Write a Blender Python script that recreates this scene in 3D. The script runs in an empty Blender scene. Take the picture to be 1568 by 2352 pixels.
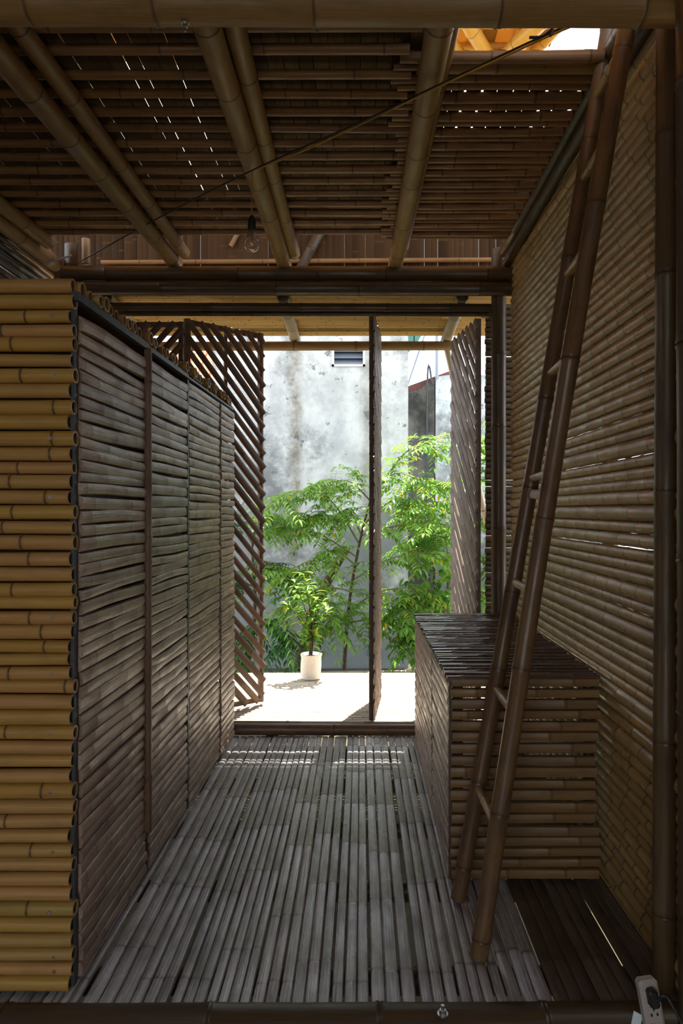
import bpy, math, random
from mathutils import Vector, Matrix
R = random.Random(7)
PI = math.pi
C = bpy.context.scene.collection
F = 1568.0; EYE = 1.25

# ------------------------------------------------------------------ materials
def new_mat(name):
    m = bpy.data.materials.new(name); m.use_nodes = True
    nt = m.node_tree
    for n in list(nt.nodes): nt.nodes.remove(n)
    out = nt.nodes.new('ShaderNodeOutputMaterial')
    p = nt.nodes.new('ShaderNodeBsdfPrincipled')
    nt.links.new(p.outputs[0], out.inputs[0])
    return m, nt, p, out

def N(nt, t, **kw):
    n = nt.nodes.new(t)
    for k, v in kw.items(): setattr(n, k, v)
    return n

def mixc(nt, fac, a, b, mode='MIX'):
    n = nt.nodes.new('ShaderNodeMix'); n.data_type = 'RGBA'; n.blend_type = mode
    n.inputs[0].default_value = 1.0
    for sock, v in ((n.inputs[0], fac), (n.inputs[6], a), (n.inputs[7], b)):
        if isinstance(v, (int, float)): sock.default_value = v
        elif isinstance(v, (tuple, list)): sock.default_value = (*v[:3], 1)
        else: nt.links.new(v, sock)
    return n.outputs[2]

def ramp(nt, fac, stops):
    n = nt.nodes.new('ShaderNodeValToRGB')
    e = n.color_ramp.elements
    while len(e) < len(stops): e.new(0.5)
    for i, (p, c) in enumerate(stops):
        e[i].position = p
        e[i].color = (c, c, c, 1) if isinstance(c, (int, float)) else (*c, 1)
    nt.links.new(fac, n.inputs[0])
    return n.outputs[0]

def noise(nt, vec, scale, detail=4, rough=.55):
    n = nt.nodes.new('ShaderNodeTexNoise')
    n.inputs['Scale'].default_value = scale; n.inputs['Detail'].default_value = detail
    n.inputs['Roughness'].default_value = rough
    nt.links.new(vec, n.inputs['Vector'])
    return n.outputs['Fac']

def bamboo_mat(name, cols, rough=.42, node_col=(.05, .03, .015), node_amt=.8, streak=.45,
               stain=.5, stain_col=(.05, .035, .02), bump=.25, spec=.5, cross=260, along=6, cut=(.35, .25, .12), crack=0.0):
    m, nt, p, out = new_mat(name)
    a = N(nt, 'ShaderNodeAttribute', attribute_name='bco')
    b = N(nt, 'ShaderNodeAttribute', attribute_name='bcol')
    sep = N(nt, 'ShaderNodeSeparateColor'); nt.links.new(b.outputs['Color'], sep.inputs[0])
    mp = N(nt, 'ShaderNodeMapping'); mp.inputs['Scale'].default_value = (along, cross, cross)
    nt.links.new(a.outputs['Vector'], mp.inputs['Vector'])
    st = noise(nt, mp.outputs[0], 1.0, 5, .6)
    mp2 = N(nt, 'ShaderNodeMapping'); mp2.inputs['Scale'].default_value = (7, 22, 22)
    nt.links.new(a.outputs['Vector'], mp2.inputs['Vector'])
    sn = noise(nt, mp2.outputs[0], 1.0, 6, .65)
    base = ramp(nt, sep.outputs[0], [(i / max(1, len(cols) - 1), c) for i, c in enumerate(cols)])
    s1 = ramp(nt, st, [(.30, 1 - streak), (.68, 1 + .0)])
    c1 = mixc(nt, 1.0, base, s1, 'MULTIPLY')
    if crack:
        mp3 = N(nt, 'ShaderNodeMapping'); mp3.inputs['Scale'].default_value = (3.0, 420, 420)
        nt.links.new(a.outputs['Vector'], mp3.inputs['Vector'])
        ck = noise(nt, mp3.outputs[0], 1.0, 3, .5)
        c1 = mixc(nt, ramp(nt, ck, [(.58, 0.0), (.64, crack)]), c1, stain_col)
        c1 = mixc(nt, ramp(nt, ck, [(.30, crack * .5), (.38, 0.0)]), c1, tuple(min(1, c * 1.35) for c in cols[-1]))
    sm = ramp(nt, sn, [(.48, 0.0), (.72, stain)])
    c2 = mixc(nt, sm, c1, stain_col)
    nm = N(nt, 'ShaderNodeMath', operation='MULTIPLY'); nm.inputs[1].default_value = node_amt
    nt.links.new(sep.outputs[1], nm.inputs[0])
    c3 = mixc(nt, nm.outputs[0], c2, node_col)
    c4 = mixc(nt, sep.outputs[2], c3, cut)
    nt.links.new(c4, p.inputs['Base Color'])
    rr = ramp(nt, sn, [(.35, rough - .08), (.75, rough + .22)])
    nt.links.new(rr, p.inputs['Roughness'])
    p.inputs['Specular IOR Level'].default_value = spec
    bp = N(nt, 'ShaderNodeBump'); bp.inputs['Strength'].default_value = bump; bp.inputs['Distance'].default_value = .002
    nt.links.new(st, bp.inputs['Height']); nt.links.new(bp.outputs[0], p.inputs['Normal'])
    return m

def plain(name, col, rough=.6, metal=0, spec=.5, nz=0, scale=20, dark=.5):
    m, nt, p, out = new_mat(name)
    if nz:
        tc = N(nt, 'ShaderNodeTexCoord')
        f = noise(nt, tc.outputs['Object'], scale, 6)
        r = ramp(nt, f, [(.3, 1 - nz), (.7, 1.0)])
        nt.links.new(mixc(nt, 1.0, col, r, 'MULTIPLY'), p.inputs['Base Color'])
        bp = N(nt, 'ShaderNodeBump'); bp.inputs['Strength'].default_value = .3; bp.inputs['Distance'].default_value = .005
        nt.links.new(f, bp.inputs['Height']); nt.links.new(bp.outputs[0], p.inputs['Normal'])
    else:
        p.inputs['Base Color'].default_value = (*col, 1)
    p.inputs['Roughness'].default_value = rough; p.inputs['Metallic'].default_value = metal
    p.inputs['Specular IOR Level'].default_value = spec
    return m

def plaster_mat(name, light, grey, dark, brown, top_streak=.55, seed=0.0, amount=1.0, fixed_streak=None):
    m, nt, p, out = new_mat(name)
    tc = N(nt, 'ShaderNodeTexCoord')
    mp = N(nt, 'ShaderNodeMapping'); mp.inputs['Location'].default_value = (seed, seed, seed)
    nt.links.new(tc.outputs['Object'], mp.inputs[0])
    v = mp.outputs[0]
    big = noise(nt, v, .9, 8, .62)
    med = noise(nt, v, 3.2, 10, .68)
    fine = noise(nt, v, 26, 8, .7)
    c = mixc(nt, ramp(nt, med, [(.40, 0.0), (.58, .9)]), light, grey)
    # blotches of damp that get denser near the foot of the wall
    sx = N(nt, 'ShaderNodeSeparateXYZ'); nt.links.new(tc.outputs['Object'], sx.inputs[0])
    mr = N(nt, 'ShaderNodeMapRange'); mr.inputs[1].default_value = 2.6; mr.inputs[2].default_value = .4
    mr.inputs[3].default_value = -.12; mr.inputs[4].default_value = .17
    nt.links.new(sx.outputs[2], mr.inputs[0])
    ad = N(nt, 'ShaderNodeMath', operation='ADD'); nt.links.new(big, ad.inputs[0]); nt.links.new(mr.outputs[0], ad.inputs[1])
    ad2 = N(nt, 'ShaderNodeMath', operation='MULTIPLY_ADD'); nt.links.new(fine, ad2.inputs[0]); ad2.inputs[1].default_value = .18
    nt.links.new(ad.outputs[0], ad2.inputs[2])
    ad3 = N(nt, 'ShaderNodeMath', operation='MULTIPLY_ADD'); nt.links.new(med, ad3.inputs[0]); ad3.inputs[1].default_value = .35
    nt.links.new(ad2.outputs[0], ad3.inputs[2])
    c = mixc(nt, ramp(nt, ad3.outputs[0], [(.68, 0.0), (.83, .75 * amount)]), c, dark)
    # vertical run-off streaks
    mps = N(nt, 'ShaderNodeMapping'); mps.inputs['Scale'].default_value = (3.1, 3.1, .22); mps.inputs['Location'].default_value = (seed * 2 + .35, 0, 0)
    nt.links.new(tc.outputs['Object'], mps.inputs[0])
    stv = noise(nt, mps.outputs[0], 1.0, 3, .5)
    mlt = N(nt, 'ShaderNodeMath', operation='MULTIPLY'); nt.links.new(ramp(nt, stv, [(.54, 0.0), (.64, 1.0)]), mlt.inputs[0])
    nt.links.new(ramp(nt, med, [(.35, .15), (.6, top_streak)]), mlt.inputs[1])
    c = mixc(nt, mlt.outputs[0], c, brown)
    if fixed_streak is not None:
        nx = N(nt, 'ShaderNodeMath', operation='MULTIPLY_ADD'); nt.links.new(med, nx.inputs[0]); nx.inputs[1].default_value = .22; nt.links.new(sx.outputs[0], nx.inputs[2])
        ax = N(nt, 'ShaderNodeMath', operation='SUBTRACT'); nt.links.new(nx.outputs[0], ax.inputs[0]); ax.inputs[1].default_value = fixed_streak + .11
        ab = N(nt, 'ShaderNodeMath', operation='ABSOLUTE'); nt.links.new(ax.outputs[0], ab.inputs[0])
        m1 = N(nt, 'ShaderNodeMath', operation='MULTIPLY'); nt.links.new(ramp(nt, ab.outputs[0], [(.02, .85), (.10, 0.0)]), m1.inputs[0])
        nt.links.new(ramp(nt, noise(nt, v, 5.5, 9, .7), [(.42, .35), (.58, 1.0)]), m1.inputs[1])
        c = mixc(nt, m1.outputs[0], c, brown)
    # small chips
    c = mixc(nt, ramp(nt, noise(nt, v, 7.5, 9, .72), [(.60, 0.0), (.63, .75)]), c, dark)
    nt.links.new(c, p.inputs['Base Color'])
    p.inputs['Roughness'].default_value = .9; p.inputs['Specular IOR Level'].default_value = .2
    bp = N(nt, 'ShaderNodeBump'); bp.inputs['Strength'].default_value = .35; bp.inputs['Distance'].default_value = .01
    nt.links.new(fine, bp.inputs['Height']); nt.links.new(bp.outputs[0], p.inputs['Normal'])
    return m

def leaf_mat(name, cols, trans=.45, rough=.4):
    m, nt, p, out = new_mat(name)
    b = N(nt, 'ShaderNodeAttribute', attribute_name='bcol')
    sep = N(nt, 'ShaderNodeSeparateColor'); nt.links.new(b.outputs['Color'], sep.inputs[0])
    base = ramp(nt, sep.outputs[0], cols)
    nt.links.new(base, p.inputs['Base Color']); p.inputs['Roughness'].default_value = rough
    p.inputs['Specular IOR Level'].default_value = .5
    t = N(nt, 'ShaderNodeBsdfTranslucent')
    nt.links.new(mixc(nt, 1.0, base, (1.0, 1.0, .55), 'MULTIPLY'), t.inputs[0])
    mx = N(nt, 'ShaderNodeMixShader'); mx.inputs[0].default_value = trans
    nt.links.new(p.outputs[0], mx.inputs[1]); nt.links.new(t.outputs[0], mx.inputs[2]); nt.links.new(mx.outputs[0], out.inputs[0])
    return m

M = {}
M['yellow'] = bamboo_mat('yellow_bamboo', [(.50, .28, .06), (.55, .32, .07), (.52, .29, .09), (.56, .30, .10), (.42, .28, .07)],
                         rough=.42, stain=.35, stain_col=(.20, .09, .03), node_col=(.10, .05, .02), node_amt=.95, streak=.3, along=3)
M['wall'] = bamboo_mat('tan_bamboo', [(.45, .285, .105), (.56, .38, .15), (.43, .295, .13), (.52, .33, .115), (.42, .28, .095)],
                       rough=.30, stain=.45, stain_col=(.16, .11, .06), node_col=(.05, .03, .02), node_amt=.9, streak=.22, along=3)
M['dark'] = bamboo_mat('dark_bamboo', [(.085, .052, .024), (.13, .080, .034), (.078, .048, .024), (.11, .070, .032)],
                       rough=.36, stain=.7, stain_col=(.035, .02, .015), node_col=(.03, .018, .01), node_amt=.7, streak=.4)
M['ladder'] = bamboo_mat('ladder_bamboo', [(.17, .092, .042), (.20, .11, .048)],
                         rough=.32, stain=.85, stain_col=(.045, .025, .018), node_col=(.04, .02, .012), node_amt=.7, streak=.4)
M['rafter'] = bamboo_mat('rafter_bamboo', [(.32, .19, .07), (.38, .235, .075), (.33, .19, .08)],
                         rough=.45, stain=.55, stain_col=(.13, .08, .035), node_col=(.08, .045, .02), node_amt=.8, streak=.3)
M['batten'] = bamboo_mat('batten_bamboo', [(.30, .16, .06), (.40, .22, .09), (.27, .14, .06)],
                         rough=.42, stain=.5, stain_col=(.09, .045, .02), node_col=(.06, .03, .015), node_amt=.8, streak=.3)
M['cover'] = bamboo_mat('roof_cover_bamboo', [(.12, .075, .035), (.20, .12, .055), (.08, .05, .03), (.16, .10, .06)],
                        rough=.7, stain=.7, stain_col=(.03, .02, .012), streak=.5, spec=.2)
M['grey'] = bamboo_mat('weathered_split_bamboo', [(.36, .225, .155), (.54, .36, .26), (.29, .185, .14), (.46, .30, .205), (.64, .465, .35)],
                       rough=.32, stain=.6, stain_col=(.10, .07, .055), node_col=(.09, .06, .045), node_amt=.75, streak=.5, along=5, bump=.7, crack=.55)
M['floor'] = bamboo_mat('weathered_floor_bamboo', [(.50, .47, .48), (.64, .61, .64), (.42, .40, .425), (.56, .51, .50), (.72, .70, .75)],
                        rough=.30, stain=.62, stain_col=(.085, .065, .055), node_col=(.09, .07, .065), node_amt=.85, streak=.5, along=4, bump=.9, cross=200, spec=.9, crack=.75)
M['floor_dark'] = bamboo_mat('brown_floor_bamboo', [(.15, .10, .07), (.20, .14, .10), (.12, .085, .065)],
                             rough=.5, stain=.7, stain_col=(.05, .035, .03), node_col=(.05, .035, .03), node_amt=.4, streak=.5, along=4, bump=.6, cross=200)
M['chest'] = bamboo_mat('chest_bamboo', [(.25, .14, .05), (.30, .17, .065), (.22, .13, .06)],
                        rough=.42, stain=.5, stain_col=(.09, .05, .025), node_col=(.08, .04, .02), node_amt=.7, streak=.3)
M['chest_top'] = bamboo_mat('chest_top_bamboo', [(.10, .05, .03), (.15, .08, .045)],
                            rough=.22, stain=.5, stain_col=(.05, .03, .025), node_col=(.2, .14, .1), node_amt=.5, streak=.3)
M['slat'] = bamboo_mat('brown_slat_bamboo', [(.15, .08, .04), (.22, .12, .06), (.12, .065, .035)],
                       rough=.5, stain=.55, stain_col=(.05, .03, .02), streak=.45)
M['slatgrey'] = bamboo_mat('grey_slat_bamboo', [(.26, .19, .14), (.34, .26, .21), (.24, .17, .13)],
                           rough=.5, stain=.5, stain_col=(.09, .06, .045), streak=.5)
M['awning'] = bamboo_mat('awning_bamboo', [(.62, .40, .12), (.68, .46, .16), (.58, .36, .10)],
                         rough=.5, stain=.35, stain_col=(.3, .17, .06), node_col=(.12, .06, .02), node_amt=.7, streak=.25)
M['deck'] = bamboo_mat('deck_bamboo', [(.56, .48, .38), (.64, .56, .45), (.50, .42, .32)],
                       rough=.5, stain=.35, stain_col=(.25, .19, .13), node_col=(.2, .13, .08), node_amt=.7, streak=.3)
M['pale'] = bamboo_mat('pale_bamboo', [(.48, .38, .24), (.56, .44, .28)], rough=.45, stain=.45, stain_col=(.26, .18, .10), streak=.25)

def translucent_bamboo(name, col, tr=.5):
    m, nt, p, out = new_mat(name)
    a = N(nt, 'ShaderNodeAttribute', attribute_name='bcol')
    sep = N(nt, 'ShaderNodeSeparateColor'); nt.links.new(a.outputs['Color'], sep.inputs[0])
    base = ramp(nt, sep.outputs[0], [(0, tuple(c * .55 for c in col)), (.5, col), (1, tuple(min(1, c * 1.15) for c in col))])
    c = mixc(nt, sep.outputs[1], base, (.12, .06, .02))
    nt.links.new(c, p.inputs['Base Color']); p.inputs['Roughness'].default_value = .55
    t = N(nt, 'ShaderNodeBsdfTranslucent'); nt.links.new(c, t.inputs[0])
    mx = N(nt, 'ShaderNodeMixShader'); mx.inputs[0].default_value = tr
    nt.links.new(p.outputs[0], mx.inputs[1]); nt.links.new(t.outputs[0], mx.inputs[2]); nt.links.new(mx.outputs[0], out.inputs[0])
    return m
M['upper'] = translucent_bamboo('upper_roof_bamboo', (.42, .24, .07), .45)
M['upper_pole'] = bamboo_mat('orange_bamboo', [(.72, .40, .05), (.78, .46, .08)], rough=.4, stain=.4, stain_col=(.36, .15, .02), node_col=(.25, .12, .02), streak=.2)
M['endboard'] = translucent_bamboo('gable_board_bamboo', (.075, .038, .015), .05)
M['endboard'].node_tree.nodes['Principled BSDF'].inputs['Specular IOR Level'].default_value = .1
M['steel'] = plain('grey_steel', (.085, .095, .105), .5, .5, nz=.35, scale=30)
M['screw'] = plain('screw_steel', (.55, .55, .55), .3, 1)
M['black'] = plain('black_rubber', (.012, .012, .012), .5)
M['yellow_wire'] = plain('yellow_wire', (.42, .24, .02), .5)
M['plastic'] = plain('beige_plastic', (.42, .37, .33), .4)
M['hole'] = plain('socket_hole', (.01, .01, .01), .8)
M['paper'] = plain('white_card', (.6, .66, .68), .8)
M['plaster'] = plaster_mat('plaster', (.68, .71, .71), (.47, .50, .52), (.13, .145, .16), (.22, .20, .15), seed=3.1, fixed_streak=-.18)
M['plaster_old'] = plaster_mat('old_plaster', (.60, .64, .66), (.36, .39, .40), (.10, .11, .11), (.09, .09, .05), .8, seed=7.3, amount=1.2)
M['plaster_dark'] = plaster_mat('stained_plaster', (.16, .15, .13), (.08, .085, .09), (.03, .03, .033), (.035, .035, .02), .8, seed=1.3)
M['rust'] = plain('red_roof_sheet', (.13, .035, .03), .6, nz=.4)
M['redtile'] = plain('red_roof_tile', (.52, .14, .07), .8, nz=.3, scale=14)
M['green'] = plain('green_sheet', (.07, .22, .19), .5)
M['bluepipe'] = plain('blue_grey_pipe', (.28, .33, .42), .4)
M['winframe'] = plain('white_window_frame', (.75, .76, .78), .5)
M['louvre'] = plain('grey_louvre_glass', (.12, .15, .20), .2)
M['soil'] = plain('dark_soil', (.05, .04, .03), .95, nz=.5, scale=40)
M['grass'] = plain('garden_ground', (.13, .11, .06), .95, nz=.6, scale=12)
M['pot'] = plain('white_cloth_pot', (.72, .66, .58), .85, nz=.15, scale=90)
M['bark'] = plain('brown_bark', (.12, .075, .045), .85, nz=.5, scale=30)
M['twig'] = plain('green_twig', (.16, .15, .06), .7)
M['leaf'] = leaf_mat('bush_leaf', [(0, (.08, .22, .04)), (.45, (.19, .40, .07)), (.82, (.36, .56, .11)), (.93, (.50, .55, .06)), (1, (.75, .52, .03))], .5, .25)
M['leaf_dark'] = leaf_mat('dark_leaf', [(0, (.03, .12, .03)), (.6, (.07, .22, .05)), (1, (.20, .38, .07))], .35)
M['leaf_pot'] = leaf_mat('potted_leaf', [(0, (.10, .24, .04)), (.6, (.20, .40, .06)), (.93, (.34, .46, .07)), (1, (.85, .55, .02))], .45)
def glass():
    m, nt, p, out = new_mat('clear_glass')
    p.inputs['Base Color'].default_value = (1, 1, 1, 1); p.inputs['Transmission Weight'].default_value = 1
    p.inputs['Roughness'].default_value = .0; p.inputs['IOR'].default_value = 1.45
    return m
M['glass'] = glass()
M['filament'] = plain('filament', (.3, .28, .25), .4, 1)

# ------------------------------------------------------------------ mesh builder
class MB:
    def __init__(s): s.v = []; s.f = []; s.co = []; s.c = []; s.smooth = True
    def add(s, p, co=(0, 0, 0), c=(.5, 0, 0)):
        s.v.append(tuple(p)); s.co.append(co); s.c.append(c); return len(s.v) - 1
    def ring_faces(s, a, b, n):
        for i in range(n):
            j = (i + 1) % n
            s.f.append((a + i, a + j, b + j, b + i))
    def box(s, lo, hi, rnd=.5):
        x0, y0, z0 = lo; x1, y1, z1 = hi; k = len(s.v)
        for p in ((x0,y0,z0),(x1,y0,z0),(x1,y1,z0),(x0,y1,z0),(x0,y0,z1),(x1,y0,z1),(x1,y1,z1),(x0,y1,z1)):
            s.add(p, p, (rnd, 0, 0))
        for q in ((0,3,2,1),(4,5,6,7),(0,1,5,4),(1,2,6,5),(2,3,7,6),(3,0,4,7)): s.f.append(tuple(k + i for i in q))
        return s
    def build(s, name, mat, parent=None, smooth=None, angle=40):
        me = bpy.data.meshes.new(name); me.from_pydata(s.v, [], s.f); me.update()
        at = me.attributes.new('bco', 'FLOAT_VECTOR', 'POINT'); at.data.foreach_set('vector', [x for t in s.co for x in t])
        ac = me.attributes.new('bcol', 'FLOAT_COLOR', 'POINT'); ac.data.foreach_set('color', [x for t in s.c for x in (*t, 1.0)])
        sm = s.smooth if smooth is None else smooth
        me.polygons.foreach_set('use_smooth', [sm] * len(me.polygons))
        if sm:
            try: me.set_sharp_from_angle(angle=math.radians(angle))
            except Exception: pass
        me.materials.append(mat)
        o = bpy.data.objects.new(name, me); C.objects.link(o)
        if parent: o.parent = parent
        return o

def basis(d, up):
    d = d.normalized()
    r = d.cross(up)
    if r.length < 1e-5: r = d.cross(Vector((1, 0, 0)))
    r.normalize(); u = r.cross(d).normalized()
    return d, r, u

def pole(mb, p0, p1, r, pitch=.2, sides=12, hollow=(False, False), bow=.0, taper=0.0, rnd=None, swell=.07,
         nodes=None, bowdir=None, mid=None, jit=.35, wall=.2):
    """a bamboo culm: rings with swollen nodes, slight bow, optional open ends"""
    p0 = Vector(p0); p1 = Vector(p1); L = (p1 - p0).length
    d, rt, up = basis(p1 - p0, Vector((0, 0, 1)))
    rnd = R.random() if rnd is None else rnd
    seed = R.uniform(0, 50)
    bd = bowdir if bowdir is not None else (rt * R.uniform(-1, 1) + up * R.uniform(-1, 1))
    if bd.length > 0: bd = bd.normalized()
    def cen(t):
        base = p0.lerp(p1, t) + bd * (bow * 4 * t * (1 - t))
        if mid is not None: base = base + Vector(mid) * (4 * t * (1 - t))
        return base
    st = []
    if nodes is None:
        x = R.uniform(.15, .95) * pitch; nodes = []
        while x < L - .01:
            nodes.append(x); x += pitch * R.uniform(1 - jit, 1 + jit)
    w = min(r * .55, .012)
    st.append((0, 1, 0))
    prev = 0
    for x in nodes:
        if x - w <= prev + .002 or x + w >= L - .002: continue
        m = (prev + x) / 2
        st.append((m, 1 - swell * .25, 0))
        st += [(x - w, 1.0, 0), (x - w * .4, 1 + swell, .1), (x - w * .14, 1 + swell * .5, 1), (x + w * .14, 1 + swell * .2, 1), (x + w * .45, 1 + swell * .7, .15), (x + w * 1.2, 1, 0)]
        prev = x + w
    st.append((L, 1, 0))
    rings = []
    def ring(pos, rad, mk, along, cut=0.0, ph=0):
        k = len(mb.v)
        for i in range(sides):
            a = 2 * PI * (i + .5) / sides
            ca, sa = math.cos(a), math.sin(a)
            mb.add(pos + rt * (ca * rad) + up * (sa * rad), (along + seed, ca * r + seed, sa * r), (rnd, mk, cut))
        return k
    def rad(t): return r * (1 + taper * (t - .5))
    if hollow[0]:
        a = ring(cen(0) + d * .05, r * (1 - wall), 0, .05, .2); k = len(mb.v)
        mb.f.append(tuple(a + i for i in range(sides)))
        b = ring(cen(0), r * (1 - wall), 0, 0, .6); mb.ring_faces(a, b, sides)
        c = ring(cen(0), rad(0), 0, 0, .9); mb.ring_faces(b, c, sides); first = None
    for (x, s, mk) in st:
        t = x / L
        rings.append(ring(cen(t), rad(t) * s, mk, x))
    if hollow[0]: pass
    else: mb.f.append(tuple(rings[0] + i for i in range(sides)))
    for a, b in zip(rings, rings[1:]): mb.ring_faces(b, a, sides)
    if hollow[1]:
        c = ring(cen(1), rad(1), 0, L, .9)
        b = ring(cen(1), r * (1 - wall), 0, L, .6); mb.ring_faces(b, c, sides)
        a = ring(cen(1) - d * .05, r * (1 - wall), 0, L - .05, .2); mb.ring_faces(a, b, sides)
        mb.f.append(tuple(a + i for i in reversed(range(sides))))
    else: mb.f.append(tuple(rings[-1] + i for i in reversed(range(sides))))
    return mb

def strip(mb, p0, p1, w, h, nrm, pitch=.25, th=.004, rnd=None, nodes=None, seg=5, wob=0.0, ridge=.35, seed=None, bow=0.0, nst=0, widen=0.0, ew=.009):
    """a split-bamboo strip: arched section facing nrm, raised node ridges"""
    p0 = Vector(p0); p1 = Vector(p1); L = (p1 - p0).length
    d = (p1 - p0).normalized(); nrm = Vector(nrm).normalized()
    rt = d.cross(nrm).normalized()
    rnd = R.random() if rnd is None else rnd
    seed = R.uniform(0, 50) if seed is None else seed
    if nodes is None:
        x = R.uniform(.1, .95) * pitch; nodes = []
        while x < L - .01: nodes.append(x); x += pitch * R.uniform(.7, 1.3)
    st = [(0, 1, 0)]; prev = 0; e = min(ew, w * .5)
    for x in nodes:
        if x - e <= prev + .004 or x + e >= L - .004: continue
        if x - prev > .12 and wob: st.append(((x + prev) / 2, 1 + R.uniform(-.15, .1), 0))
        st += [(x - e, 1, 0), (x - e * .3, 1 + ridge, .35), (x, 1 + ridge * .4, 1), (x + e * .5, 1 + ridge, .4), (x + e * 1.2, 1, 0)]
        prev = x + e
    st.append((L, 1, 0))
    prof = []
    for i in range(seg + 1):
        a = PI * i / seg
        prof.append((-math.cos(a) * w / 2, .25 + .75 * math.sin(a) if 0 < i < seg else 0.0))
    nP = len(prof) + 2
    ks = []
    b1 = R.uniform(-1, 1) * wob; ph = R.uniform(0, 6)
    for (x, s, mk) in st:
        t = x / L; k = len(mb.v)
        off = rt * (b1 * math.sin(ph + t * 5) + bow * 4 * t * (1 - t)) + nrm * (abs(wob) * .4 * math.sin(ph * 2 + t * 7))
        c = p0.lerp(p1, t) + off
        for (a, b) in prof:
            a2 = a * (1 + widen * (s - 1)); 
            mb.add(c + rt * a2 + nrm * (h * b * s), (x + seed, a + seed, b * h), (rnd, mk, 0))
        mb.add(c + rt * (w / 2) * .96 - nrm * th, (x + seed, w + seed, 0), (rnd, 0, .15))
        mb.add(c - rt * (w / 2) * .96 - nrm * th, (x + seed, -w + seed, 0), (rnd, 0, .15))
        ks.append(k)
    for a, b in zip(ks, ks[1:]): mb.ring_faces(a, b, nP)
    mb.f.append(tuple(ks[0] + i for i in reversed(range(nP))))
    mb.f.append(tuple(ks[-1] + i for i in range(nP)))
    return mb

def wire(mb, pts, r, sides=8, sub=6):
    P = [Vector(p) for p in pts]; out = []
    for i in range(len(P) - 1):
        a = P[max(0, i - 1)]; b = P[i]; c = P[i + 1]; e = P[min(len(P) - 1, i + 2)]
        for k in range(sub):
            t = k / sub
            out.append(.5 * ((2 * b) + (c - a) * t + (2 * a - 5 * b + 4 * c - e) * t * t + (-a + 3 * b - 3 * c + e) * t ** 3))
    out.append(P[-1])
    prev = None; al = 0
    for i, p in enumerate(out):
        d = (out[min(i + 1, len(out) - 1)] - out[max(i - 1, 0)])
        d, rt, up = basis(d, Vector((0.01, 0.02, 1)))
        rr = r if not callable(r) else r(i / (len(out) - 1))
        k = len(mb.v)
        for j in range(sides):
            a = 2 * PI * j / sides
            mb.add(p + rt * math.cos(a) * rr + up * math.sin(a) * rr, (i * .05, math.cos(a) * rr, math.sin(a) * rr), (.5, 0, 0))
        if prev is not None: mb.ring_faces(k, prev, sides)
        else: mb.f.append(tuple(k + j for j in range(sides)))
        prev = k
    mb.f.append(tuple(prev + j for j in reversed(range(sides))))
    return mb

def lathe(mb, prof, cx, cy, sides=24, cap=(True, True), jig=0.0, rnd=.5):
    ks = []
    for (r, z) in prof:
        k = len(mb.v)
        for j in range(sides):
            a = 2 * PI * j / sides
            rr = r * (1 + jig * math.sin(a * 3 + z * 40) + jig * .6 * math.sin(a * 7 - z * 25))
            mb.add((cx + rr * math.cos(a), cy + rr * math.sin(a), z), (a, z, 0), (rnd, 0, 0))
        ks.append(k)
    for a, b in zip(ks, ks[1:]): mb.ring_faces(a, b, sides)
    if cap[0]: mb.f.append(tuple(ks[0] + i for i in reversed(range(sides))))
    if cap[1]: mb.f.append(tuple(ks[-1] + i for i in range(sides)))
    return mb

def leaf(mb, base, d, up, L, W, droop=.3, rnd=None, fold=.25):
    d = d.normalized(); s = d.cross(up)
    if s.length < 1e-4: s = d.cross(Vector((1, 0, 0)))
    s.normalize(); n = s.cross(d).normalized()
    rnd = R.random() if rnd is None else rnd
    c = (rnd, 0, 0)
    dz = Vector((0, 0, -1))
    p1 = base + d * L * .42 + dz * L * droop * .15
    p2 = base + d * L * .75 + dz * L * droop * .45
    p3 = base + d * L + dz * L * droop
    k = len(mb.v)
    mb.add(base, (0, 0, 0), c)
    mb.add(p1 + s * W * .5 + n * W * fold * .5, (0, 0, 0), c); mb.add(p1, (0, 0, 0), c); mb.add(p1 - s * W * .5 + n * W * fold * .5, (0, 0, 0), c)
    mb.add(p2 + s * W * .36 + n * W * fold * .36, (0, 0, 0), c); mb.add(p2, (0, 0, 0), c); mb.add(p2 - s * W * .36 + n * W * fold * .36, (0, 0, 0), c)
    mb.add(p3, (0, 0, 0), c)
    for q in ((0, 2, 1), (0, 3, 2), (1, 2, 5, 4), (2, 3, 6, 5), (4, 5, 7), (5, 6, 7)): mb.f.append(tuple(k + i for i in q))

def tag(o, label=None, cat=None, group=None, kind=None):
    if label: o['label'] = label
    if cat: o['category'] = cat
    if group: o['group'] = group
    if kind: o['kind'] = kind
    return o
def empty(name, loc=(0, 0, 0), label=None, cat=None, group=None, kind=None):
    o = bpy.data.objects.new(name, None); C.objects.link(o); o.location = loc; o.empty_display_size = .1
    return tag(o, label, cat, group, kind)
def build(mb, name, mat, parent=None, **kw):
    """vertices are in world space; shift them into the parent's frame"""
    if parent is not None:
        mi = (Matrix.Translation(parent.location) @ parent.rotation_euler.to_matrix().to_4x4()).inverted()
        q = parent.parent
        if q is not None:
            mi = (Matrix.Translation(q.location) @ Matrix.Translation(parent.location)).inverted()
        mb.v = [tuple(mi @ Vector(v)) for v in mb.v]
    return mb.build(name, mat, parent, **kw)
def mbox(lo, hi): return MB().box(lo, hi)
def at(px, py, Y): return Vector(((px - 828) * Y / F, Y, EYE - (py - 1172) * Y / F))

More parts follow.
